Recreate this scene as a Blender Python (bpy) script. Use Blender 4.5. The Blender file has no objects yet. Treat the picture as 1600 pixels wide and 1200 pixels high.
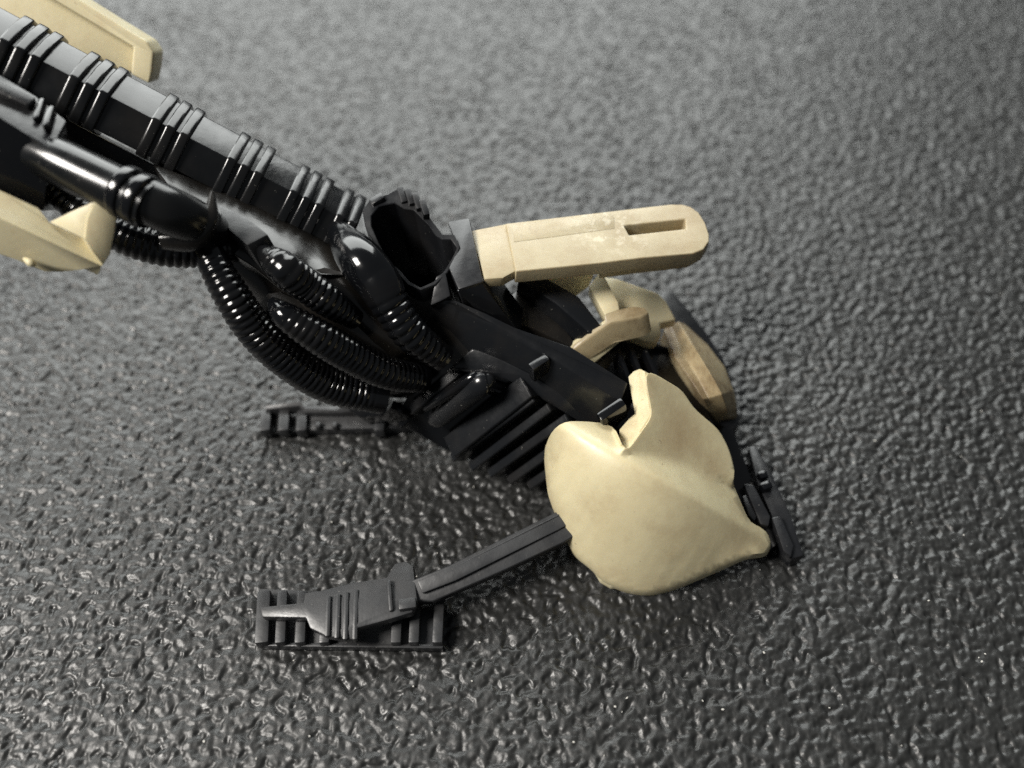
import bpy, bmesh, math, random
import numpy as np
from mathutils import Vector, Matrix
from mathutils.geometry import delaunay_2d_cdt

random.seed(7)
scene = bpy.context.scene
COL = scene.collection
S = 0.01                                  # all lengths below are in centimetres

# ------------------------------------------------------------------ camera
TH = math.radians(36.0)                   # tilt of the lens from straight down
DIST = 13.6                               # cm from lens to the mat, along the lens axis
F = 600.0 / math.tan(math.radians(23.0))  # focal length in units of the 1600 x 1200 frame
CAM = Vector((0, -DIST * math.sin(TH), DIST * math.cos(TH)))
FWD = Vector((0, math.sin(TH), -math.cos(TH)))
UP = Vector((0, math.cos(TH), math.sin(TH)))
RIGHT = Vector((1, 0, 0))
cam_data = bpy.data.cameras.new("camera")
cam = bpy.data.objects.new("camera", cam_data)
COL.objects.link(cam)
cam.location = CAM * S
cam.rotation_euler = (TH, 0, 0)
cam_data.sensor_width = 36.0
cam_data.lens = 36.0 * F / 1600.0
cam_data.clip_start = 0.002
cam_data.clip_end = 20.0
cam_data.dof.use_dof = True
cam_data.dof.focus_distance = 11.2 * S
cam_data.dof.aperture_fstop = 11.0
scene.camera = cam

# ------------------------------------------------------------------ light
world = bpy.data.worlds.new("World")
scene.world = world
world.use_nodes = True
bg = world.node_tree.nodes["Background"]
bg.inputs[0].default_value = (0.86, 0.93, 1.0, 1)
bg.inputs[1].default_value = 0.09


def area_light(name, pos, target, sx, sy, power, color):
    d = bpy.data.lights.new(name, 'AREA')
    d.shape = 'RECTANGLE'
    d.size, d.size_y = sx * S, sy * S
    d.energy, d.color = power, color
    o = bpy.data.objects.new(name, d)
    COL.objects.link(o)
    o.location = Vector(pos) * S
    o.rotation_euler = (Vector(target) - Vector(pos)).to_track_quat('-Z', 'Y').to_euler()
    return o


area_light("window_light", (-13, 58, 40), (0, 0, 0), 92, 50, 9.0, (0.97, 1.0, 0.975))
area_light("lamp_light", (-36, -11, 47), (0, 0, 0), 18, 18, 5.2, (1.0, 0.96, 0.9))

vs = scene.view_settings
vs.view_transform = 'Standard'
vs.look = 'None'
vs.gamma = 1.0
vs.exposure = 0.12
vs.use_curve_mapping = False
scene.cycles.use_denoising = False
scene.cycles.max_bounces = 8


# ------------------------------------------------------------------ frame maths
def ray(px, py):
    return FWD + RIGHT * ((px - 800.0) / F) - UP * ((py - 600.0) / F)


def P(px, py, z):                         # where that sight line crosses height z
    r = ray(px, py)
    return CAM + r * ((z - CAM.z) / r.z)


def Q(px, py, depth):
    return CAM + ray(px, py) * depth


def bdepth(px, py):                       # distance of the raised boom along its own line
    t = ((px - 128) * 406 + (py - 161) * 209) / 207936.0
    return 1.0 / (1 / 10.7 + t * (1 / 11.77 - 1 / 10.7))


def B(px, py, off=0.0):
    return Q(px, py, bdepth(px, py) + off)


def pt(v):                                # (px, py, z) | ('b', px, py, off) | Vector
    if isinstance(v, Vector):
        return v
    if v[0] == 'b':
        return B(v[1], v[2], v[3])
    return P(*v)


# ------------------------------------------------------------------ materials
def new_mat(name):
    m = bpy.data.materials.new(name)
    m.use_nodes = True
    nt = m.node_tree
    return m, nt, nt.nodes, nt.links, nt.nodes["Principled BSDF"]


def noise(nt, coord, scale, detail=4, rough=0.55):
    n = nt.nodes.new("ShaderNodeTexNoise")
    n.inputs["Scale"].default_value = scale
    n.inputs["Detail"].default_value = detail
    n.inputs["Roughness"].default_value = rough
    nt.links.new(coord, n.inputs["Vector"])
    return n.outputs["Fac"]


def ramp(nt, fac, lo, hi, a=0.0, b=1.0):
    n = nt.nodes.new("ShaderNodeMapRange")
    n.inputs["From Min"].default_value = lo
    n.inputs["From Max"].default_value = hi
    n.inputs["To Min"].default_value = a
    n.inputs["To Max"].default_value = b
    nt.links.new(fac, n.inputs["Value"])
    return n.outputs["Result"]


def mixc(nt, fac, c1, c2):
    n = nt.nodes.new("ShaderNodeMix")
    n.data_type = 'RGBA'
    if isinstance(fac, float):
        n.inputs[0].default_value = fac
    else:
        nt.links.new(fac, n.inputs[0])
    for s, c in ((6, c1), (7, c2)):
        if isinstance(c, tuple):
            n.inputs[s].default_value = (*c, 1)
        else:
            nt.links.new(c, n.inputs[s])
    return n.outputs[2]


def mathn(nt, op, a, b):
    n = nt.nodes.new("ShaderNodeMath")
    n.operation = op
    for i, v in enumerate((a, b)):
        if isinstance(v, (int, float)):
            n.inputs[i].default_value = v
        else:
            nt.links.new(v, n.inputs[i])
    return n.outputs[0]


def bump(nt, bsdf, h, strength, dist):
    n = nt.nodes.new("ShaderNodeBump")
    n.inputs["Strength"].default_value = strength
    n.inputs["Distance"].default_value = dist
    nt.links.new(h, n.inputs["Height"])
    nt.links.new(n.outputs[0], bsdf.inputs["Normal"])


def geo_pos(nt):
    return nt.nodes.new("ShaderNodeNewGeometry").outputs["Position"]


def black_plastic(name, base, rough, dust=0.5, bumps=0.15):
    m, nt, N, L, b = new_mat(name)
    p = geo_pos(nt)
    film = ramp(nt, noise(nt, p, 180, 5), 0.45, 0.75)
    specks = ramp(nt, noise(nt, p, 2600, 2), 0.74, 0.80)
    sp2 = mathn(nt, 'MULTIPLY', specks, dust)
    c = mixc(nt, mathn(nt, 'MULTIPLY', film, 0.35 * dust), base, (0.026, 0.022, 0.018))
    c = mixc(nt, sp2, c, (0.25, 0.24, 0.21))
    L.new(c, b.inputs["Base Color"])
    L.new(ramp(nt, noise(nt, p, 320, 4), 0.3, 0.75, rough * 0.75, rough * 1.5), b.inputs["Roughness"])
    b.inputs["Specular IOR Level"].default_value = 0.5
    bump(nt, b, noise(nt, p, 700, 3), bumps, 0.0001)
    return m


def tan_plastic(name, base, dark, stain, stain_amt=0.6, rough=0.42, scuff=None, grime=None):
    m, nt, N, L, b = new_mat(name)
    p = geo_pos(nt)
    c = mixc(nt, ramp(nt, noise(nt, p, 140, 6, 0.6), 0.36, 0.66), base, dark)
    s = ramp(nt, noise(nt, p, 150, 8, 0.72), 0.47, 0.64)
    c = mixc(nt, mathn(nt, 'MULTIPLY', s, stain_amt), c, stain)
    fleck = ramp(nt, noise(nt, p, 1100, 3, 0.6), 0.69, 0.73)
    c = mixc(nt, mathn(nt, 'MULTIPLY', fleck, 0.45), c, (0.20, 0.14, 0.08))
    if grime:
        for centre, radius in grime:
            d = N.new("ShaderNodeVectorMath")
            d.operation = 'DISTANCE'
            L.new(p, d.inputs[0])
            d.inputs[1].default_value = centre
            wob = mathn(nt, 'MULTIPLY', noise(nt, p, 260, 6, 0.7), 0.006)
            dd = mathn(nt, 'ADD', d.outputs["Value"], wob)
            near = ramp(nt, dd, radius * 0.45, radius * 1.35, 0.75, 0)
            c = mixc(nt, near, c, stain)
    if scuff:
        d = N.new("ShaderNodeVectorMath")
        d.operation = 'DISTANCE'
        L.new(p, d.inputs[0])
        d.inputs[1].default_value = scuff
        near = ramp(nt, d.outputs["Value"], 0.001, 0.0065, 1, 0)
        k = ramp(nt, noise(nt, p, 900, 5, 0.7), 0.50, 0.62)
        c = mixc(nt, mathn(nt, 'MULTIPLY', near, mathn(nt, 'MULTIPLY', k, 0.7)), c, (0.66, 0.61, 0.48))
    L.new(c, b.inputs["Base Color"])
    L.new(ramp(nt, noise(nt, p, 400, 4), 0.3, 0.7, rough * 0.85, rough * 1.25), b.inputs["Roughness"])
    b.inputs["Subsurface Weight"].default_value = 0.12
    b.inputs["Subsurface Radius"].default_value = (1.0, 0.7, 0.35)
    b.inputs["Subsurface Scale"].default_value = 0.0012
    bump(nt, b, noise(nt, p, 900, 5, 0.6), 0.22, 0.0001)
    return m


GLOSS = black_plastic("gloss_black_plastic", (0.003, 0.0033, 0.004), 0.13)
SATIN = black_plastic("satin_black_plastic", (0.009, 0.0095, 0.011), 0.32, 0.7, 0.3)
DUSTY = black_plastic("dusty_black_plastic", (0.012, 0.011, 0.010), 0.30, 1.6, 0.3)
BOOM = black_plastic("dull_black_plastic", (0.004, 0.0044, 0.005), 0.20, 0.8, 0.2)
PIPE = black_plastic("polished_black_plastic", (0.004, 0.0045, 0.005), 0.20, 0.6, 0.1)
FINS = black_plastic("blue_black_plastic", (0.0065, 0.0072, 0.0085), 0.22, 0.9, 0.3)
CORE = black_plastic("grimy_black_plastic", (0.009, 0.008, 0.007), 0.22, 1.2, 0.25)
FOOT = black_plastic("grey_black_plastic", (0.028, 0.029, 0.031), 0.40, 1.0, 0.5)
TAN = tan_plastic("tan_plastic", (0.60, 0.54, 0.355), (0.56, 0.49, 0.31), (0.44, 0.34, 0.20), 0.45)
TAN_ARMOUR = tan_plastic("tan_armour_plastic", (0.575, 0.51, 0.325), (0.545, 0.475, 0.295), (0.33, 0.24, 0.135), 0.3, 0.40, None,
                         [(tuple(P(1075, 680, 1.6) * S), 0.006), (tuple(P(1120, 735, 1.1) * S), 0.005), (tuple(P(1150, 800, .7) * S), 0.004)])
TAN_FIN = tan_plastic("tan_fin_plastic", (0.39, 0.335, 0.215), (0.335, 0.28, 0.175), (0.28, 0.21, 0.118), 0.6, 0.45,
                      tuple(P(950, 368, 2.5) * S))
TAN_STAINED = tan_plastic("stained_tan_plastic", (0.36, 0.295, 0.18), (0.275, 0.215, 0.122), (0.15, 0.10, 0.052), 1.0, 0.40)


def mat_surface():
    m, nt, N, L, b = new_mat("black_grained_mat")
    p = geo_pos(nt)
    c = mixc(nt, ramp(nt, noise(nt, p, 35, 5), 0.35, 0.7), (0.012, 0.0122, 0.0118), (0.019, 0.0192, 0.0185))
    sp = ramp(nt, noise(nt, p, 1500, 2, 0.5), 0.79, 0.82)
    c = mixc(nt, mathn(nt, 'MULTIPLY', sp, 0.5), c, (0.35, 0.34, 0.32))
    L.new(c, b.inputs["Base Color"])
    L.new(ramp(nt, noise(nt, p, 500, 4), 0.3, 0.7, 0.32, 0.52), b.inputs["Roughness"])
    b.inputs["Specular IOR Level"].default_value = 0.55
    bump(nt, b, noise(nt, p, 1900, 4, 0.6), 0.35, 0.00012)
    return m


# ------------------------------------------------------------------ object helpers
WLOC = {}


def link(name, mesh, mat, parent=None, loc=Vector((0, 0, 0))):
    o = bpy.data.objects.new(name, mesh)
    COL.objects.link(o)
    if mat and not mesh.materials:
        mesh.materials.append(mat)
    base = WLOC[parent.name] if parent else Vector((0, 0, 0))
    o.parent = parent
    o.location = (loc - base) * S
    WLOC[o.name] = loc
    return o


def finish(name, bm, mat, parent, angle=35, origin=None):
    bmesh.ops.recalc_face_normals(bm, faces=bm.faces)
    c = origin
    if c is None:
        c = Vector((0, 0, 0))
        for v in bm.verts:
            c += v.co
        c /= max(1, len(bm.verts))
    for v in bm.verts:
        v.co = (v.co - c) * S
    me = bpy.data.meshes.new(name)
    bm.to_mesh(me)
    bm.free()
    me.polygons.foreach_set("use_smooth", [True] * len(me.polygons))
    me.set_sharp_from_angle(angle=math.radians(angle))
    me.update()
    return link(name, me, mat, parent, c)


def poly_normal(pts):
    n = Vector((0, 0, 0))
    for i, a in enumerate(pts):
        b = pts[(i + 1) % len(pts)]
        n += Vector(((a.y - b.y) * (a.z + b.z), (a.z - b.z) * (a.x + b.x), (a.x - b.x) * (a.y + b.y)))
    n.normalize()
    c = sum(pts, Vector()) / len(pts)
    return n if n.dot(CAM - c) > 0 else -n


def bevel_all(bm, off, seg=2, deg=25):
    es = [e for e in bm.edges if len(e.link_faces) == 2 and e.calc_face_angle(0) > math.radians(deg)]
    if es and off > 0:
        bmesh.ops.bevel(bm, geom=es, offset=off, segments=seg, profile=0.6, affect='EDGES', clamp_overlap=True)


def wobble(bm, amt):
    for v in bm.verts:
        v.co += Vector((random.uniform(-amt, amt), random.uniform(-amt, amt), random.uniform(-amt, amt)))


def slab(name, outline, thick, mat, parent, bevel=0.025, seg=2, direction=None, hole=None):
    """A solid with the given visible face, going back by thick along its normal or along direction."""
    pts = [pt(v) for v in outline]
    d = (-poly_normal(pts) if direction is None else Vector(direction).normalized()) * thick
    bm = bmesh.new()
    if hole is None:
        a = [bm.verts.new(p) for p in pts]
        b = [bm.verts.new(p + d) for p in pts]
        bm.faces.new(a)
        bm.faces.new(b[::-1])
        n = len(a)
        for i in range(n):
            j = (i + 1) % n
            bm.faces.new((a[i], b[i], b[j], a[j]))
    else:
        hp = [pt(v) for v in hole]
        for off in (Vector((0, 0, 0)), d):
            edges = []
            for loop in (pts, hp):
                vs_ = [bm.verts.new(p + off) for p in loop]
                edges += [bm.edges.new((vs_[i], vs_[(i + 1) % len(vs_)])) for i in range(len(vs_))]
            bmesh.ops.triangle_fill(bm, use_beauty=True, edges=edges, normal=-d.normalized())
        bm.verts.ensure_lookup_table()
        m, h = len(pts), len(hp)
        for i in range(m):
            j = (i + 1) % m
            bm.faces.new((bm.verts[i], bm.verts[m + h + i], bm.verts[m + h + j], bm.verts[j]))
        for i in range(h):
            j = (i + 1) % h
            bm.faces.new((bm.verts[m + i], bm.verts[m + j], bm.verts[2 * m + h + j], bm.verts[2 * m + h + i]))
    bmesh.ops.recalc_face_normals(bm, faces=bm.faces)
    bevel_all(bm, bevel, seg)
    return finish(name, bm, mat, parent)


def bar(name, a, b, width, height, mat, parent, up=None, bevel=0.03, seg=2, taper=1.0):
    """A box-section bar; its upper face runs from a to b."""
    a, b = pt(a), pt(b)
    t = (b - a).normalized()
    u = Vector(up) if up is not None else Vector((0, 0, 1))
    u = (u - t * u.dot(t)).normalized()
    s = t.cross(u)
    bm = bmesh.new()
    rows = []
    for p, k in ((a, 1.0), (b, taper)):
        w, h = width * k / 2, height * k
        rows.append([bm.verts.new(p + s * x + u * y) for x, y in ((-w, 0), (w, 0), (w, -h), (-w, -h))])
    bm.faces.new(rows[0])
    bm.faces.new(rows[1][::-1])
    for i in range(4):
        j = (i + 1) % 4
        bm.faces.new((rows[0][i], rows[1][i], rows[1][j], rows[0][j]))
    bmesh.ops.recalc_face_normals(bm, faces=bm.faces)
    bevel_all(bm, bevel, seg)
    return finish(name, bm, mat, parent)


def smooth_path(pts, rad, per):
    out, rr = [], []
    n = len(pts)
    for i in range(n - 1):
        p0, p1, p2, p3 = pts[max(0, i - 1)], pts[i], pts[i + 1], pts[min(n - 1, i + 2)]
        r0, r1, r2, r3 = rad[max(0, i - 1)], rad[i], rad[i + 1], rad[min(n - 1, i + 2)]
        for k in range(per):
            t = k / per
            f = [-.5 * t + t * t - .5 * t ** 3, 1 - 2.5 * t * t + 1.5 * t ** 3, .5 * t + 2 * t * t - 1.5 * t ** 3, -.5 * t * t + .5 * t ** 3]
            out.append(p0 * f[0] + p1 * f[1] + p2 * f[2] + p3 * f[3])
            rr.append(max(0.01, r0 * f[0] + r1 * f[1] + r2 * f[2] + r3 * f[3]))
    out.append(pts[-1])
    rr.append(rad[-1])
    return out, rr


def tube(name, path, rad, mat, parent, pitch=None, ribs=(0.0, 1.0), depth=0.13, sides=22, step=0.012, flat=1.0):
    """A hose along path; with pitch, moulded rings that far apart between the two shares of its length."""
    pts, rr = smooth_path([pt(v) for v in path], list(rad), 24)
    L = [0.0]
    for i in range(1, len(pts)):
        L.append(L[-1] + (pts[i] - pts[i - 1]).length)
    tot = L[-1]
    m = max(8, int(tot / step))
    xs = np.linspace(0, tot, m)
    arr = np.array([list(p) for p in pts])
    C = np.stack([np.interp(xs, L, arr[:, k]) for k in range(3)], 1)
    R = np.interp(xs, L, rr)
    if pitch:
        ph = np.abs(np.sin(np.pi * xs / pitch))
        u = xs / tot
        win = np.clip((u - ribs[0]) / 0.06, 0, 1) * np.clip((ribs[1] - u) / 0.06, 0, 1)
        R = R * (1 - depth * win * (1 - ph ** 0.8))
    bm = bmesh.new()
    prev = None
    ref = None
    rings = []
    for i in range(m):
        t = Vector(C[min(m - 1, i + 1)] - C[max(0, i - 1)]).normalized()
        if ref is None:
            ref = t.cross(FWD).normalized()
        ref = (ref - t * ref.dot(t)).normalized()
        s = t.cross(ref)
        rings.append([bm.verts.new(Vector(C[i]) + (ref * math.cos(a) + s * math.sin(a) * flat) * R[i])
                      for a in (2 * math.pi * k / sides for k in range(sides))])
    for i in range(m - 1):
        for k in range(sides):
            j = (k + 1) % sides
            bm.faces.new((rings[i][k], rings[i][j], rings[i + 1][j], rings[i + 1][k]))
    bm.faces.new(rings[0][::-1])
    bm.faces.new(rings[-1])
    return finish(name, bm, mat, parent, 60)


def tps(ctrl, reg=0.002):
    c = np.array(ctrl, float)
    X = c[:, :2] / 100.0
    n = len(c)

    def U(r2):
        return np.where(r2 > 1e-12, r2 * np.log(np.maximum(r2, 1e-12)), 0)
    K = U(((X[:, None] - X[None]) ** 2).sum(2)) + np.eye(n) * reg
    Pm = np.hstack([np.ones((n, 1)), X])
    A = np.block([[K, Pm], [Pm.T, np.zeros((3, 3))]])
    w = np.linalg.solve(A, np.concatenate([c[:, 2], np.zeros(3)]))

    def f(x, y):
        q = np.array([x, y]) / 100.0
        return float(w[:n] @ U(((X - q) ** 2).sum(1)) + w[n] + w[n + 1:] @ q)
    return f


def armour_height(outline):
    """Height of the armour plate: a crest, a rounded flank below it, and a flatter panel above it."""
    c0, c1 = np.array((893., 668.)), np.array((1205., 852.))
    t = (c1 - c0) / np.linalg.norm(c1 - c0)
    nrm = np.array((-t[1], t[0]))         # towards the lower left
    sx = [-60, 0, 70, 150, 235, 300, 362]
    zx = [1.66, 1.74, 1.80, 1.68, 1.28, .88, .40]
    cz = np.polyfit(np.array(sx) / 100, zx, 4)
    ey = [640, 718, 775, 810, 861, 905, 930]
    ez = [1.5, 1.18, .93, .76, .50, .30, .16]

    def main(x, y):
        q = np.array((x, y)) - c0
        s_, d = q @ t, q @ nrm
        zc = float(np.polyval(cz, s_ / 100))
        if d < 0:
            return zc - .0090 * d * d / (-d + 8)
        tot_m = tot_z = 0.0
        for k in (-36, -24, -12, 0, 12, 24, 36):
            m = edge(s_ + k)
            tot_m += m
            tot_z += np.interp((c0 + t * (s_ + k) + nrm * m)[1], ey, ez)
        m, ze = tot_m / 7, tot_z / 7
        ze = min(ze, zc - .05)
        return ze + (zc - ze) * (1 - min(d / m, 1.12) ** 1.35)

    cache = {}

    def edge(sv):
        key = round(sv / 3)
        if key not in cache:
            sv = key * 3
            m = 0
            while m < 300 and (m < 6 or inside(*(c0 + t * sv + nrm * m), outline)):
                m += 2
            cache[key] = m
        return cache[key]

    v1, v2 = np.array((976., 706., main(984, 712))), np.array((1146., 754., main(1138, 752)))
    v3 = np.array((1012., 582., 2.02))
    pn = np.cross(v2 - v1, v3 - v1)

    def f(x, y):
        z = main(x, y)
        if x > 950:
            p = v1[2] - (pn[0] * (x - v1[0]) + pn[1] * (y - v1[1])) / pn[2]
            p += .05
            p -= .016 * max(0, y - (706 + (x - 976) * (48 / 170))) + .03 * max(0, 972 - x)
            k = min(1, max(0, .5 + .5 * (p - z) / .03))
            z = z * (1 - k) + p * k + .03 * k * (1 - k)
        left = min(1, max(0, (x - 846 - max(0, (y - 770) * .33)) / 34))
        return float(z - .20 * (1 - left) ** 2)
    return f


def inside(x, y, poly):
    r = False
    j = len(poly) - 1
    for i in range(len(poly)):
        xi, yi, xj, yj = poly[i][0], poly[i][1], poly[j][0], poly[j][1]
        if (yi > y) != (yj > y) and x < (xj - xi) * (y - yi) / (yj - yi) + xi:
            r = not r
        j = i
    return r


def moulded(name, outline, inner, thick, mat, parent, grid=9, direction=(0.05, 0.25, -1), bevel=0.04, angle=50, round_out=True, reg=0.002, height=None, creases=()):
    """A moulded shell: outline (px, py, z) and inner heights give a curved face, then real thickness."""
    f = height(outline) if height else tps(list(outline) + list(inner), reg)
    n = len(outline)
    ring = []
    for i in range(n):
        a, b = outline[i], outline[(i + 1) % n]
        k = max(1, int(math.hypot(b[0] - a[0], b[1] - a[1]) / grid))
        for q in range(k):
            ring.append((a[0] + (b[0] - a[0]) * q / k, a[1] + (b[1] - a[1]) * q / k))
    if round_out:
        for _ in range(2):
            ring = [tuple((ring[i - 1][c] + 2 * ring[i][c] + ring[(i + 1) % len(ring)][c]) / 4 for c in (0, 1)) for i in range(len(ring))]
    co = [Vector(p) for p in ring]
    xs = [p[0] for p in ring]
    ys = [p[1] for p in ring]
    y = min(ys) + grid / 2
    odd = 0
    while y < max(ys):
        x = min(xs) + grid * (0.25 if odd else 0.75)
        while x < max(xs):
            if inside(x, y, ring) and min((x - q[0]) ** 2 + (y - q[1]) ** 2 for q in ring) > (grid * 0.6) ** 2:
                co.append(Vector((x, y)))
            x += grid
        y += grid * 0.87
        odd ^= 1
    m = len(ring)
    cons = [(i, (i + 1) % m) for i in range(m)]
    for (ax, ay), (bx, by) in creases:
        k = int(math.hypot(bx - ax, by - ay) / grid)
        co = co[:m] + [c for c in co[m:] if abs((c.x - ax) * (by - ay) - (c.y - ay) * (bx - ax)) / math.hypot(bx - ax, by - ay) > grid * .5]
        first = len(co)
        co += [Vector((ax + (bx - ax) * q / k, ay + (by - ay) * q / k)) for q in range(k + 1)]
        cons += [(first + q, first + q + 1) for q in range(k)]
    vo, eo, fo, *_ = delaunay_2d_cdt(co, cons, [], 1, 1e-4)
    bm = bmesh.new()
    d = Vector(direction).normalized() * thick
    top = [bm.verts.new(P(v.x, v.y, f(v.x, v.y))) for v in vo]
    fs = [bm.faces.new([top[i] for i in t]) for t in fo]
    bot = [bm.verts.new(v.co + d) for v in top]
    for t in fo:
        bm.faces.new([bot[i] for i in t][::-1])
    idx = {v: i for i, v in enumerate(top)}
    for e in [e for e in bm.edges if len(e.link_faces) == 1 and e.verts[0] in idx]:
        i, j = idx[e.verts[0]], idx[e.verts[1]]
        bm.faces.new((top[i], top[j], bot[j], bot[i]))
    bmesh.ops.recalc_face_normals(bm, faces=bm.faces)
    bevel_all(bm, bevel, 3, 55)
    return finish(name, bm, mat, parent, angle)


# ------------------------------------------------------------------ the mat
def grid_noise(x, y, seed):
    r = np.random.RandomState(seed)
    G = r.rand(256, 256) * 2 * np.pi
    xi, yi = np.floor(x).astype(int), np.floor(y).astype(int)
    xf, yf = x - xi, y - yi
    u, v = xf ** 3 * (xf * (xf * 6 - 15) + 10), yf ** 3 * (yf * (yf * 6 - 15) + 10)

    def g(a, b):
        t = G[(xi + a) % 256, (yi + b) % 256]
        return np.cos(t) * (xf - a) + np.sin(t) * (yf - b)
    return (g(0, 0) * (1 - u) + g(1, 0) * u) * (1 - v) + (g(0, 1) * (1 - u) + g(1, 1) * u) * v


def cells(x, y, seed):
    r = np.random.RandomState(seed)
    JX, JY, JH = r.rand(256, 256), r.rand(256, 256), r.rand(256, 256)
    xi, yi = np.floor(x).astype(int), np.floor(y).astype(int)
    f1 = np.full(x.shape, 9.0)
    f2 = np.full(x.shape, 9.0)
    hh = np.zeros(x.shape)
    for a in (-1, 0, 1):
        for b in (-1, 0, 1):
            cx, cy = (xi + a) % 256, (yi + b) % 256
            d = np.hypot(xi + a + JX[cx, cy] - x, yi + b + JY[cx, cy] - y)
            near = d < f1
            f2 = np.where(near, f1, np.minimum(f2, d))
            hh = np.where(near, JH[cx, cy], hh)
            f1 = np.where(near, d, f1)
    return f1, f2, hh


def build_mat():
    def axis(lo, hi, step, far_lo, far_hi):
        core = np.arange(lo, hi, step)
        g = step * np.cumsum(1.25 ** np.arange(1, 60))
        left = lo - g[g < lo - far_lo][::-1]
        right = core[-1] + g[g < far_hi - core[-1]]
        return np.concatenate([left, core, right])
    X = axis(-11.0, 11.0, 0.0188, -40, 40)
    Y = axis(-5.8, 10.4, 0.0195, -30, 60)
    x, y = np.meshgrid(X, Y, indexing='xy')
    wx = x + 0.07 * grid_noise(x * 6, y * 6, 1) + 0.03 * grid_noise(x * 14, y * 14, 4)
    wy = y + 0.07 * grid_noise(x * 6 + 40, y * 6 + 9, 2) + 0.03 * grid_noise(x * 14 + 7, y * 14, 5)
    n1 = grid_noise(wx * 7.6 + 13, wy * 7.6 + 5, 3)
    n2 = grid_noise(wx * 11.5 + 3, wy * 11.5 + 25, 6)
    v = n1 + 0.55 * n2
    pit = np.clip((v + 0.40) / 0.30, 0, 1)        # open pits with soft shoulders between low uneven islands
    pit = pit * pit * (3 - 2 * pit)
    patch = 0.80 + 0.2 * grid_noise(x * 0.8, y * 0.8, 21)
    h = 0.029 * (pit - 1) * patch
    h += (0.017 * np.clip(v, -.2, .5) + 0.022 * grid_noise(x * 10, y * 10, 11) * pit) * patch
    h += 0.0095 * grid_noise(x * 19, y * 19, 12)
    z = h - 0.016
    nx, ny = len(X), len(Y)
    co = np.stack([x, y, z], 2).reshape(-1, 3) * S
    i = np.arange(nx * ny).reshape(ny, nx)
    q = np.stack([i[:-1, :-1], i[:-1, 1:], i[1:, 1:], i[1:, :-1]], 2).reshape(-1)
    me = bpy.data.meshes.new("mat")
    me.vertices.add(nx * ny)
    me.vertices.foreach_set("co", co.astype(np.float32).ravel())
    nf = (nx - 1) * (ny - 1)
    me.loops.add(nf * 4)
    me.loops.foreach_set("vertex_index", q.astype(np.int32))
    me.polygons.add(nf)
    me.polygons.foreach_set("loop_start", np.arange(0, nf * 4, 4, dtype=np.int32))
    me.polygons.foreach_set("use_smooth", np.ones(nf, dtype=bool))
    me.update(calc_edges=True)
    o = link("table_mat", me, mat_surface())
    o["kind"] = "structure"
    o["label"] = "black plastic mat with a pebbled leather grain"


build_mat()

# ------------------------------------------------------------------ the toy
toy = bpy.data.objects.new("toy_hover_bike", None)
toy.empty_display_size = 0.01
COL.objects.link(toy)
base = P(900, 760, 0)
toy.location = base * S
WLOC[toy.name] = base
toy["label"] = "black and tan plastic toy hover bike propped nose up on a grained black mat"
toy["category"] = "toy"

# ---- boom: an eight-sided beam with groups of three raised ribs
A0, A1 = B(-190, -3), B(545, 375)
AX = (A1 - A0).normalized()
mid = B(330, 265)
E1 = Q(330 + 27, 265 - 37, bdepth(330, 265)) - mid
E1 = (E1 - AX * E1.dot(AX)).normalized()
E2 = AX.cross(E1)
if E2.dot(CAM - mid) < 0:
    E2 = -E2
SEC = [(-.21, 0), (.21, 0), (.40, -.19), (.56, -.42), (.56, -.72), (-.05, -.72), (-.21, -.5)]


def beam_piece(name, a, length, grow, parent, mat, bevel):
    bm = bmesh.new()
    cx, cy = .14, -.32
    rows = []
    for t in (0, length):
        row = []
        for x, y in SEC:
            k = Vector((x - cx, y - cy))
            k = k + k.normalized() * grow if grow else k
            row.append(bm.verts.new(a + AX * t + E1 * (k.x + cx) + E2 * (k.y + cy)))
        rows.append(row)
    bm.faces.new(rows[0])
    bm.faces.new(rows[1][::-1])
    n = len(SEC)
    for i in range(n):
        j = (i + 1) % n
        bm.faces.new((rows[0][i], rows[1][i], rows[1][j], rows[0][j]))
    bmesh.ops.recalc_face_normals(bm, faces=bm.faces)
    bevel_all(bm, bevel, 3, 20)
    return finish(name, bm, mat, parent, 30, origin=a)


boom = beam_piece("boom", A0, (A1 - A0).length, 0, toy, BOOM, 0.018)
rib_mesh = None
for gx, gy, n in ((20, 106, 3), (128, 161, 3), (255, 226, 3), (371, 287, 3), (468, 336, 3), (540, 372, 2)):
    g = B(gx, gy)
    tg = (g - A0).dot(AX)
    for k in range(n):
        a = A0 + AX * (tg + (k - 1) * 0.175 - 0.065)
        if rib_mesh is None:
            r = beam_piece("rib", a, 0.13, 0.065, boom, BOOM, 0.034)
            rib_mesh = r.data
        else:
            link("rib", rib_mesh, BOOM, boom, a)

# ---- sleeve under the boom, at the raised end
def along(px, py, off=0.0):
    return ('b', px, py, off)


sl = slab("boom_sleeve", [along(-110, 120, -.80), along(80, 231, -.80), along(68, 330, -.60), along(-110, 300, -.60)], 0.9, GLOSS, toy, 0.03,
          direction=(AX.cross(E1) * (-1 if AX.cross(E1).dot(FWD) < 0 else 1)))
slab("sleeve_top", [(-110, 50, 5.0), (57, 150, 4.66), (104, 188, 4.55), (80, 233, 4.58), (-110, 122, 5.0)], 0.25, SATIN, sl, 0.03)
bar("sleeve_ridge", (-60, 108, 5.02), (52, 158, 4.76), 0.15, 0.12, SATIN, sl, bevel=0.05, seg=3)
for k in range(2):
    bar("lug", (64 + 15 * k, 152 + 12 * k, 4.72), (54 + 15 * k, 184 + 12 * k, 4.72), 0.07, 0.12, GLOSS, sl, bevel=0.03)

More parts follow.
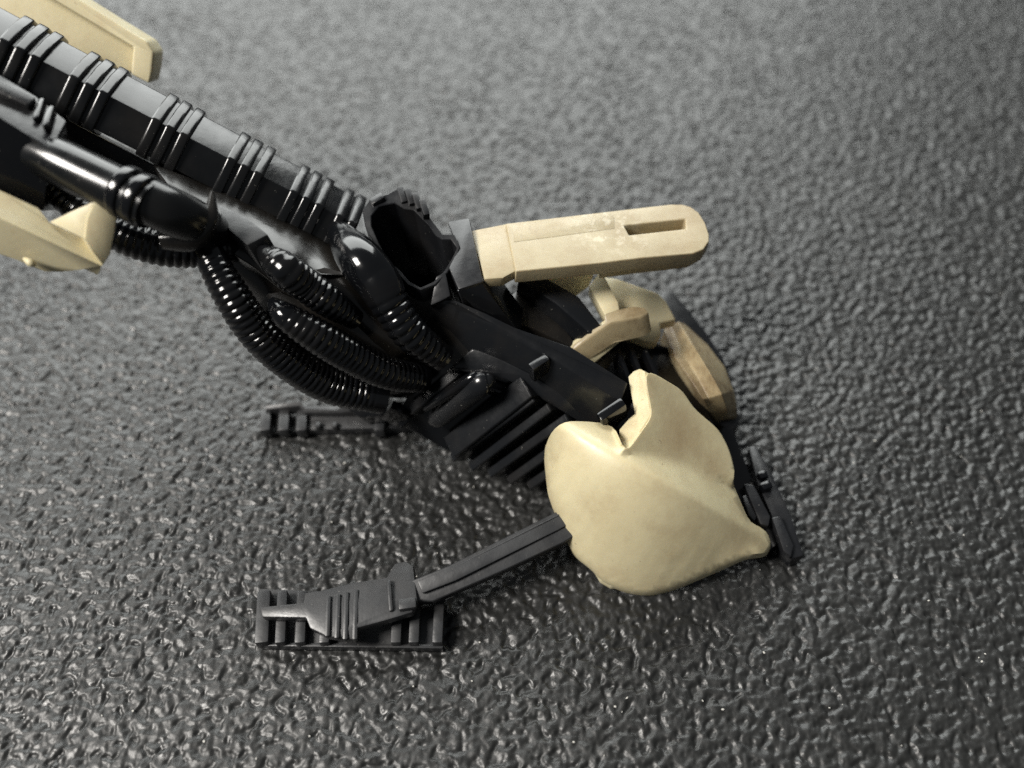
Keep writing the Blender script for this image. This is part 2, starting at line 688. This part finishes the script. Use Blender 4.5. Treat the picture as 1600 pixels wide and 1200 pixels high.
slab("boom_web", [along(40, 150, .5), along(130, 200, .5), along(250, 262, .5), along(330, 310, .5), along(300, 350, .6), along(170, 318, .6), along(40, 262, .6)], .3, DUSTY, toy, .03)

# ---- pipe beside the boom
pp = tube("pipe", [(55, 236, 4.36), (100, 257, 4.32), (190, 300, 4.18), (235, 322, 4.10)], [.25, .265, .265, .265], PIPE, toy, sides=32)
PA = (P(235, 322, 4.10) - P(55, 236, 4.36)).normalized()
for x, y, z in ((198, 301, 4.18), (222, 313, 4.14)):
    q0 = P(x, y, z)
    tube("collar", [q0 - PA * .07, q0 - PA * .05, q0 + PA * .05, q0 + PA * .07], [.265, .30, .30, .265], GLOSS, pp, sides=28, step=.01)
tube("rounded_housing", [(226, 311, 4.12), (262, 328, 3.98), (296, 344, 3.74), (322, 358, 3.45), (345, 372, 3.1)],
     [.262, .268, .265, .25, .20], PIPE, toy, sides=32)

# ---- engine core that the hoses wrap round
tube("engine_core", [along(200, 285, .9), along(300, 345, 1.0), (420, 415, 2.45), (520, 488, 1.95), (605, 550, 1.35), (670, 585, .8)],
     [.28, .36, .48, .68, .62, .35], CORE, toy, sides=30, step=.06)
moulded("side_moulding", [(236, 254, 3.72), (320, 286, 3.36), (430, 336, 2.94), (520, 384, 2.58), (560, 408, 2.66), (602, 470, 2.36), (642, 540, 1.95), (604, 578, 1.62), (540, 540, 1.95),
                          (480, 488, 2.40), (430, 446, 2.75), (395, 416, 2.98), (360, 395, 3.15), (330, 352, 3.34), (272, 302, 3.62)],
        [(340, 330, 3.36), (410, 372, 3.12), (455, 400, 2.98), (505, 428, 2.80), (555, 470, 2.58), (590, 520, 2.20)], 0.4, CORE, toy, 10, direction=(0.1, 0.3, -1), bevel=.05, reg=.01)
slab("side_web", [along(236, 246, .2), along(320, 282, .2), along(425, 332, .2), along(528, 385, .2), (570, 432, 2.62), (500, 428, 2.9), along(425, 380, .38),
                  along(345, 330, .36), along(250, 290, .36)], 0.3, DUSTY, toy, 0.03)
slab("web_facet", [(340, 318, 3.47), (388, 340, 3.42), (419, 366, 3.38), (386, 383, 3.38), (352, 354, 3.44)], 0.5, FOOT, toy, 0.03, direction=(0.2, 0, -1))  # paler plastic stands in for the window's reflection on this face

# ---- hooked hose beneath the pipe
hk = tube("hooked_hose", [along(70, 282, -0.30), along(110, 318, -0.35), along(180, 362, -0.42), along(245, 384, -0.45), along(305, 388, -0.45), along(360, 388, -0.40), along(416, 374, -0.30)],
          [.14, .17, .215, .235, .24, .19, .03], GLOSS, toy, pitch=0.085, ribs=(0.0, 0.82), depth=.11)
tube("hook_horn", [along(255, 374, -.75), along(300, 369, -.85), along(326, 345, -.95), along(332, 300, -.85)], [.12, .17, .11, .025], CORE, hk, sides=20)

# ---- corrugated hoses
tube("corrugated_hose", [(318, 380, 3.3), (358, 455, 2.95), (403, 520, 2.45), (458, 568, 1.95), (520, 603, 1.5), (600, 622, 1.15)],
     [.17, .22, .24, .25, .25, .22], GLOSS, toy, pitch=0.082, ribs=(0.06, 0.96), depth=.11)
tube("corrugated_hose", [(424, 470, 2.9), (447, 494, 2.85), (495, 525, 2.6), (548, 556, 2.2), (604, 582, 1.8), (660, 592, 1.4)],
     [.06, .17, .215, .225, .22, .19], GLOSS, toy, pitch=0.082, ribs=(0.10, 0.97), depth=.11)
tube("corrugated_hose", [(402, 386, 3.2), (440, 416, 3.3), (478, 446, 3.0), (515, 472, 2.75), (556, 500, 2.4)],
     [.04, .20, .21, .20, .13], GLOSS, toy, pitch=0.082, ribs=(0.22, 0.97), depth=.11)
tube("corrugated_hose", [(515, 345, 2.5), (556, 398, 2.85), (590, 440, 2.75), (612, 480, 2.55), (642, 522, 2.25), (692, 560, 1.8)],
     [.10, .27, .28, .24, .23, .18], GLOSS, toy, pitch=0.10, ribs=(0.60, 0.99), depth=.11)
slab("dust_patch", [(418, 458, 2.75), (440, 455, 2.72), (478, 478, 2.45), (540, 500, 2.2), (570, 540, 1.9), (520, 535, 2.25), (470, 500, 2.55), (430, 480, 2.7)], 0.25, DUSTY, toy, .02)

# ---- open socket with a ragged rim
HOLE = [(580, 337), (592, 322), (617, 317), (632, 326), (647, 328), (660, 342), (670, 352), (680, 367), (690, 375), (705, 374), (714, 387),
        (707, 402), (695, 422), (677, 440), (657, 449), (640, 440), (625, 422), (607, 407), (592, 380), (580, 352)]
RIM = [(566, 328), (578, 311), (606, 303), (622, 294), (644, 302), (662, 318), (670, 338), (682, 354), (692, 366), (710, 366), (719, 386),
       (712, 406), (699, 426), (680, 445), (657, 454), (637, 445), (621, 427), (603, 412), (586, 384), (570, 352)]
sk = slab("socket", [(x, y, 2.56 + (450 - y) * .0028) for x, y in RIM], 1.9, SATIN, toy, 0.010, 1, hole=[(x, y, 2.56 + (450 - y) * .0028) for x, y in HOLE], direction=(0.05, 0.15, -1))
slab("socket_floor", [(x, y + 8, 1.2) for x, y in RIM], 0.2, GLOSS, sk, 0)
for k, (x, y) in enumerate(((624, 291), (636, 294), (648, 301), (659, 311))):
    bar("lug", (x, y, 3.03), (x + 8, y + 24, 2.97), 0.085, 0.16, SATIN, sk, bevel=.02)
bar("lug", (598, 303, 3.02), (578, 315, 2.97), 0.12, 0.16, SATIN, sk, bevel=.03)

slab("socket_skirt", [(618, 448, 2.30), (655, 466, 2.30), (688, 462, 2.30), (700, 480, 2.25), (742, 545, 1.8), (712, 574, 1.6), (676, 548, 1.75), (640, 500, 2.1)], .5, DUSTY, toy, .04)

# ---- bracket that holds the tan fin
br = slab("fin_bracket", [(699, 346, 2.74), (733, 340, 2.78), (738, 362, 2.78), (755, 440, 2.70), (716, 452, 2.66), (701, 418, 2.68), (716, 388, 2.72)], 0.9, SATIN, toy, 0.03)
slab("bracket_web", [(714, 455, 2.62), (754, 444, 2.66), (812, 522, 2.05), (770, 512, 2.0)], 0.5, GLOSS, br, 0.02)
slab("bracket_cheek", [(681, 432, 2.62), (696, 424, 2.64), (704, 462, 2.5), (690, 470, 2.45), (672, 478, 2.4)], 0.6, SATIN, br, 0.025)

# ---- tan fin with its slot
ZT = 2.62


def zf(x):
    return 2.70 - (x - 740) / 370 * 0.18


fin_low = slab("tan_fin", [(x, y, zf(x)) for x, y in ((736, 360), (792, 349), (960, 330), (960, 405), (806, 423), (786, 434), (757, 436))], 0.16, TAN_FIN, toy, 0.03)
FT = [(790, 349), (960, 329), (1046, 319), (1066, 319), (1080, 323), (1092, 332), (1102, 348), (1108, 366), (1108, 377), (1100, 389), (1082, 396), (1000, 403), (937, 411), (806, 424)]
slab("slotted_blade", [(x, y, zf(x) + .05) for x, y in FT], 0.22, TAN_FIN, fin_low, 0.022, 3,
     hole=[(x, y, zf(x) + .05) for x, y in ((975, 352), (1071, 342), (1072, 357), (983, 367))])
slab("thick_tip", [(x, y, zf(x) - .165) for x, y in ((944, 360), (1040, 322), (1066, 324), (1087, 333), (1100, 353), (1105, 372), (1099, 386), (1080, 396), (1000, 405), (940, 413))], 0.28, TAN_FIN, fin_low, 0.02)
slab("blade_facet", [(x, y, zf(x) + .053) for x, y in ((800, 352), (955, 334), (960, 340), (960, 357), (803, 378))], 0.05, TAN_FIN, fin_low, 0.002)
slab("fin_root", [(757, 432, 2.55), (786, 431, 2.55), (778, 446, 2.4), (776, 462, 2.2), (768, 450, 2.3)], 0.2, TAN_FIN, fin_low, 0.02)

# ---- engine block and rails
slab("engine_block", [(690, 500, 1.55), (800, 500, 1.55), (960, 520, 1.3), (1060, 545, 0.9), (1130, 690, .7), (960, 690, 1.1), (840, 640, 1.25), (720, 590, 1.4)], 1.0, GLOSS, toy, 0.05,
     direction=(0.0, 0.2, -1))
slab("side_wall", [(735, 545, 1.62), (985, 640, 1.25), (880, 782, .12), (690, 700, .25), (610, 655, .6), (660, 590, 1.3)], 0.3, GLOSS, toy, 0.03)
rail = slab("rail", [(683, 468, 2.38), (711, 468, 2.40), (760, 489, 2.32), (805, 511, 2.22), (892, 541, 2.02), (982, 598, 1.80), (971, 625, 1.76), (852, 554, 2.0), (715, 481, 2.3)],
            0.62, FINS, toy, 0.03, direction=(-0.32, -0.35, -1))
bar("rail_tab", (829, 573, 2.03), (855, 556, 2.05), 0.12, 0.30, FINS, rail, bevel=.03)
bar("rail_tab", (936, 652, 1.72), (974, 626, 1.80), 0.13, 0.35, GLOSS, rail, bevel=.03)
rail2 = slab("rail", [(808, 436, 2.15), (848, 430, 2.2), (905, 463, 2.05), (940, 508, 1.9), (938, 528, 1.85), (918, 518, 1.9), (868, 474, 2.05)], 0.8, FINS, toy, 0.04,
             direction=(-0.1, -0.05, -1))
slab("inner_plate", [(796, 462, 1.9), (812, 452, 1.9), (880, 510, 1.7), (905, 545, 1.6), (885, 538, 1.65), (830, 512, 1.85), (806, 506, 1.95)], 0.3, DUSTY, toy, 0.02)
ledge = slab("ledge", [(742, 541, 1.85), (826, 583, 1.72), (935, 652, 1.4), (905, 660, 1.3), (812, 600, 1.55), (720, 580, 1.6), (700, 578, 1.55)], 0.4, FINS, toy, 0.03)
for k, (x0, y0, x1, y1) in enumerate(((966, 545, 990, 610), (985, 540, 1008, 600), (1008, 545, 1032, 600))):
    bar("strut", (x0, y0, 1.45), (x1, y1, 1.35), 0.06, 0.5, GLOSS, toy, bevel=.02)

# ---- cooling fins down the flank
FIN_N = Vector((-0.36, -0.40, 0.85))
for a, b, w, h in (((621, 662, .55), (668, 620, .95), .17, .3),
                   ((640, 640, .95), (716, 578, 1.55), .15, .25),
                   ((700, 700, .55), (822, 603, 1.62), .33, .35),
                   ((704, 716, .40), (832, 621, 1.52), .13, .28),
                   ((733, 731, .34), (858, 636, 1.45), .13, .28),
                   ((762, 741, .32), (886, 652, 1.38), .13, .28),
                   ((793, 752, .30), (910, 668, 1.28), .13, .28),
                   ((824, 760, .28), (936, 684, 1.15), .13, .28)):
    bar("cooling_fin", a, b, w, h, FINS, toy, up=FIN_N, bevel=.035, seg=3)
tube("rounded_lug", [(672, 660, .80), (686, 651, .92), (742, 606, 1.60), (762, 596, 1.70), (772, 598, 1.66)], [.05, .14, .17, .14, .05], FINS, toy, sides=18, flat=.8)
tube("rounded_lug", [(664, 640, 1.1), (690, 622, 1.35), (735, 592, 1.72), (756, 582, 1.74)], [.03, .07, .08, .04], GLOSS, toy, sides=12)
bar("side_lug", (596, 648, .55), (612, 630, .9), 0.14, 0.3, GLOSS, toy, bevel=.03)

# ---- tan steering bracket
T1 = moulded("tan_bracket", [(945, 433, 1.75), (962, 435, 1.75), (985, 443, 1.7), (1027, 458, 1.55), (1040, 470, 1.45), (1056, 500, 1.3), (1031, 505, 1.4), (1033, 521, 1.32),
                             (1023, 535, 1.25), (1010, 534, 1.3), (978, 520, 1.5), (950, 472, 1.7)], [(1000, 470, 1.68), (1008, 505, 1.5)], 0.22, TAN, toy, 7, round_out=False, bevel=.02)
slab("upright", [(920, 447, 1.95), (937, 424, 2.05), (947, 436, 2.0), (966, 472, 1.93), (968, 484, 1.9), (946, 494, 1.9)], 0.28, TAN, T1, 0.025)
slab("gusset", [(838, 436, 1.8), (930, 424, 1.85), (920, 448, 1.7), (899, 464, 1.6)], 0.15, TAN, T1, 0.02)
ln = slab("lever", [(944, 491, 2.05), (962, 484, 2.06), (990, 478, 2.06), (1007, 480, 2.04), (1014, 488, 2.0), (1000, 497, 1.98), (955, 506, 2.0), (922, 528, 1.86), (896, 546, 1.72), (893, 540, 1.72), (925, 515, 1.9), (946, 503, 2.0)],
          0.30, TAN_STAINED, toy, 0.022, direction=(0.25, -0.35, -1))
slab("lever_flank", [(1013, 491, 1.94), (956, 508, 1.94), (922, 530, 1.82), (895, 548, 1.66), (928, 568, 1.5), (955, 546, 1.62), (983, 524, 1.72), (1006, 505, 1.82)], 0.2, TAN, ln, 0.02)

# ---- stained pod
def loft(name, stations, mat, parent, bevel=.02, angle=38):
    """Cross-sections joined into one solid, capped at both ends."""
    bm = bmesh.new()
    rows = [[bm.verts.new(pt(v)) for v in st] for st in stations]
    k = len(rows[0])
    for r0, r1 in zip(rows, rows[1:]):
        for i in range(k):
            j = (i + 1) % k
            bm.faces.new((r0[i], r0[j], r1[j], r1[i]))
    bm.faces.new(rows[0][::-1])
    bm.faces.new(rows[-1])
    bmesh.ops.recalc_face_normals(bm, faces=bm.faces)
    bevel_all(bm, bevel, 3, 16)
    return finish(name, bm, mat, parent, angle)


loft("stained_pod", [
    [(1034, 552, .35), (1031, 533, .75), (1038, 514, 1.0), (1048, 509, .94), (1060, 502, 1.05), (1071, 507, .88), (1076, 512, .4)],
    [(1050, 590, .35), (1044, 576, .70), (1055, 558, 1.12), (1066, 553, 1.02), (1083, 540, 1.24), (1105, 538, .85), (1112, 548, .35)],
    [(1074, 622, .32), (1069, 610, .66), (1080, 594, 1.14), (1090, 590, 1.06), (1108, 580, 1.30), (1132, 573, .8), (1136, 584, .3)],
    [(1096, 648, .30), (1090, 634, .60), (1099, 624, 1.06), (1107, 622, 1.0), (1128, 616, 1.18), (1146, 610, .7), (1149, 622, .28)],
    [(1112, 660, .28), (1103, 648, .48), (1108, 643, .72), (1117, 644, .68), (1136, 641, .78), (1151, 640, .52), (1152, 650, .26)],
    [(1128, 668, .26), (1117, 658, .34), (1118, 656, .42), (1124, 656, .42), (1138, 654, .46), (1149, 650, .38), (1150, 654, .26)]], TAN_STAINED, toy)

# ---- black tail pieces lying on the mat
slab("tail_rim", [(1036, 452, .55), (1052, 455, .55), (1075, 482, .5), (1105, 520, .42), (1132, 562, .36), (1150, 615, .30), (1156, 660, .25), (1130, 690, .3), (1080, 640, .5), (1030, 560, .7), (1015, 500, .7)],
     0.28, SATIN, toy, 0.03, direction=(0, 0, -1))
slab("tail_plate", [(1120, 660, .42), (1146, 672, .36), (1172, 740, .3), (1216, 850, .22), (1200, 862, .22), (1130, 760, .4)], 0.22, GLOSS, toy, 0.03, direction=(0, 0, -1))
sk2 = slab("tail_skid", [(1170, 698, .30), (1181, 695, .30), (1207, 741, .30), (1237, 807, .28), (1256, 868, .25), (1238, 873, .25), (1222, 858, .26), (1206, 807, .28), (1183, 752, .30)],
           0.26, SATIN, toy, 0.03, direction=(0, 0, -1))
bar("skid_lug", (1186, 742, .40), (1200, 738, .40), .12, .2, GLOSS, sk2, bevel=.04)
bar("skid_lug", (1190, 760, .40), (1206, 754, .40), .12, .2, GLOSS, sk2, bevel=.04)
slab("skid_pad", [(1206, 808, .36), (1220, 806, .36), (1240, 852, .33), (1236, 870, .32), (1224, 860, .33)], .15, SATIN, sk2, .02, direction=(0, 0, -1))
slab("tail_bar", [(1162, 755, .45), (1178, 757, .45), (1204, 807, .4), (1201, 822, .38), (1188, 819, .38)], .35, SATIN, toy, .025, direction=(0, 0, -1))
slab("tail_bar", [(1160, 775, .40), (1166, 772, .40), (1182, 806, .38), (1180, 815, .38), (1170, 805, .38)], .35, SATIN, toy, .02, direction=(0, 0, -1))

# ---- big tan armour plate
PLATE = [
    (883, 657, 1.62), (924, 658, 1.70), (956, 664, 1.74), (966, 671, 1.76), (969, 694, 1.80), (978, 707, 1.84), (1000, 676, 2.02), (1019, 649, 2.12), (1012, 615, 2.15), (1007, 579, 2.15), (1018, 580, 2.12), (1067, 609, 1.80),
    (1083, 636, 1.66), (1124, 671, 1.28), (1140, 702, 1.08), (1149, 737, .92), (1144, 753, .92), (1171, 816, .60), (1197, 826, .48),
    (1208, 856, .36), (1201, 865, .32), (1171, 865, .34), (1118, 889, .26), (1057, 915, .20), (1016, 926, .18), (978, 921, .22), (940, 905, .32),
    (925, 886, .42), (893, 861, .55), (871, 810, .82), (856, 775, 1.0), (850, 718, 1.25), (852, 693, 1.38), (864, 668, 1.52)]
plate = moulded("armour_plate", PLATE, [],
    0.22, TAN_ARMOUR, toy, 8, direction=(0.15, 0.15, -1), bevel=.022, angle=42, height=armour_height)
ah = armour_height(PLATE)
up_edge = [(1007, 580), (1013, 615), (1018, 649), (1000, 675), (978, 706)]
low_edge = [(968, 694), (966, 670), (984, 656), (991, 645), (986, 618), (981, 588), (990, 579), (1000, 576)]
slab("plate_tab", [(x, y, ah(x + 3, y) - .03) for x, y in up_edge] + [(x, y, ah(min(1016, x + 28), y + 6) - .26) for x, y in low_edge], 0.2, TAN, plate, 0.02)
slab("plate_foot", [(926, 886, .24), (946, 892, .24), (964, 898, .2), (974, 916, .12), (955, 916, .12), (938, 906, .16)], 0.1, TAN, plate, .02, direction=(0, 0, -1))

# ---- foot rest, near
tray = slab("foot_tray", [(404, 920, .10), (690, 930, .10), (692, 1008, .10), (403, 1004, .10)], .09, FOOT, toy, .01, direction=(0, 0, -1))


def rung(x0, y0, x1, y1, w, parent, z=.26, h=.2):
    bar("rung", (x0, y0, z), (x1, y1, z), w, h, FOOT, parent, bevel=.03)


for x in (408, 437, 468, 506, 618, 646, 683):
    rung(x + 4, 922, x, 1004, .17 if x == 408 else .13, tray)
bar("tray_edge", (403, 1006, .14), (692, 1010, .14), .05, .13, FOOT, tray, bevel=.015)
step = slab("foot_plate", [(406, 948, .42), (474, 941, .46), (476, 926, .46), (503, 922, .47), (549, 910, .49), (604, 902, .52), (616, 880, .55), (634, 876, .56), (646, 884, .56), (652, 938, .56), (644, 957, .54), (600, 970, .52), (559, 981, .49),
                           (555, 1000, .45), (510, 994, .44), (484, 981, .44), (478, 965, .45), (409, 964, .41)], .15, FOOT, toy, .03)
for x, ya, yb in ((513, 930, 994), (528, 927, 997), (541, 924, 999), (556, 920, 999)):
    bar("grip_ridge", (x, ya, .53), (x - 2, yb, .49), .065, .1, FOOT, step, bevel=.028)
bar("plate_ridge", (607, 905, .60), (611, 954, .58), .05, .1, FOOT, step, bevel=.02)
bar("plate_block", (622, 944, .62), (650, 940, .62), .14, .1, FOOT, step, bevel=.03)
leg = slab("foot_arm", [(640, 908, .56), (700, 884, .62), (862, 803, .74), (930, 770, .78), (950, 806, .74), (880, 848, .66), (784, 893, .58), (676, 940, .48), (650, 940, .48)], .26, FOOT, toy, .03, 3)
slab("arm_rib", [(652, 908, .61), (704, 887, .65), (864, 807, .77), (925, 777, .80), (937, 794, .78), (872, 828, .73), (712, 907, .61), (660, 927, .57)], .06, FOOT, leg, .02)

# ---- foot rest, far
tray2 = slab("foot_tray", [(412, 634, .10), (640, 634, .10), (640, 671, .10), (409, 675, .10)], .09, FOOT, toy, .01, direction=(0, 0, -1))
for x in (413, 442, 470, 592):
    rung(x + 2, 640, x, 672, .15, tray2, z=.24)
slab("tray_web", [(478, 642, .17), (640, 636, .17), (640, 668, .15), (478, 671, .15)], .1, FOOT, tray2, .015, direction=(0, 0, -1))
for x in (497, 523):
    bar("nub", (x, 658, .24), (x - 1, 667, .24), .09, .12, FOOT, tray2, bevel=.04, seg=3)
slab("tray_wall", [(414, 634, .30), (470, 627, .36), (477, 638, .30), (526, 640, .30), (538, 634, .36), (610, 631, .40), (612, 637, .36), (530, 645, .27), (475, 645, .27), (468, 634, .33), (414, 640, .28)], .2, FOOT, tray2, .01,
     direction=(0, 0, -1))
slab("foot_arm", [(540, 636, .42), (612, 631, .6), (660, 620, .9), (650, 645, .8), (560, 652, .4)], .2, GLOSS, toy, .02)

# ---- tan armour on the raised end
ar = slab("tan_armour", [along(-140, -130, 1.6), along(60, -30, 1.6), along(215, 70, 1.6), along(226, 118, 1.6), along(120, 90, 1.6), along(-140, -10, 1.6)], .15, TAN, toy, .03)
slab("armour_rim", [along(-140, -148, 1.35), along(85, -24, 1.35), along(147, 14, 1.35), along(182, 36, 1.35), along(230, 65, 1.35), along(241, 82, 1.37), along(238, 108, 1.4), along(233, 131, 1.42), along(204, 116, 1.45), along(208, 74, 1.42), along(60, -14, 1.4), along(-140, -125, 1.4)],
     .45, TAN, ar, .04, 3)
ch = slab("tan_channel", [along(-90, 262, -0.85), along(0, 297, -0.85), along(60, 325, -0.85), along(77, 347, -0.80), along(132, 373, -0.80), along(160, 414, -0.92), along(0, 340, -0.95), along(-90, 298, -0.95)], .3, TAN, toy, .014)
slab("channel_flank", [along(-90, 300, -0.98), along(0, 341, -0.98), along(160, 416, -0.95), along(128, 421, -0.70), along(98, 425, -0.60), along(70, 425, -0.60), along(30, 408, -0.60), along(-90, 365, -0.60)], .2, TAN, ch, .014)
slab("channel_end", [along(148, 315, -1.05), along(163, 317, -1.05), along(184, 331, -1.00), along(179, 366, -0.98), along(172, 398, -0.98), along(161, 415, -1.00), along(146, 395, -1.05), along(132, 372, -1.05), along(136, 340, -1.05)], .3, TAN, ch, .014)
slab("channel_gusset", [along(77, 347, -0.85), along(112, 330, -0.95), along(147, 315, -1.05), along(136, 340, -1.02), along(131, 373, -1.00)], .12, TAN, ch, .01)
tube("nub", [along(38, 404, -0.70), along(48, 411, -0.75), along(54, 415, -0.70)], [.02, .045, .02], TAN, ch, sides=10)

# ------------------------------------------------------------------ dust and lint on the mat
bm = bmesh.new()
rd = random.Random(3)
for _ in range(150):
    q = P(rd.uniform(-50, 1650), rd.uniform(0, 1200), 0.0)
    r = rd.choice((.006, .008, .010, .014)) * rd.uniform(.7, 1.2)
    mtx = Matrix.Translation(q + Vector((0, 0, .004))) @ Matrix.Rotation(rd.uniform(0, 3), 4, 'Z') @ Matrix.Diagonal((r * rd.uniform(1, 1.8), r, r * .7, 1))
    bmesh.ops.create_icosphere(bm, subdivisions=1, radius=1, matrix=mtx)
dm, nt_, N_, L_, b_ = new_mat("pale_dust")
b_.inputs["Base Color"].default_value = (0.42, 0.41, 0.38, 1)
b_.inputs["Roughness"].default_value = 0.8
dust = finish("dust", bm, dm, None)
dust["kind"] = "stuff"
dust["label"] = "pale dust specks scattered over the black mat"
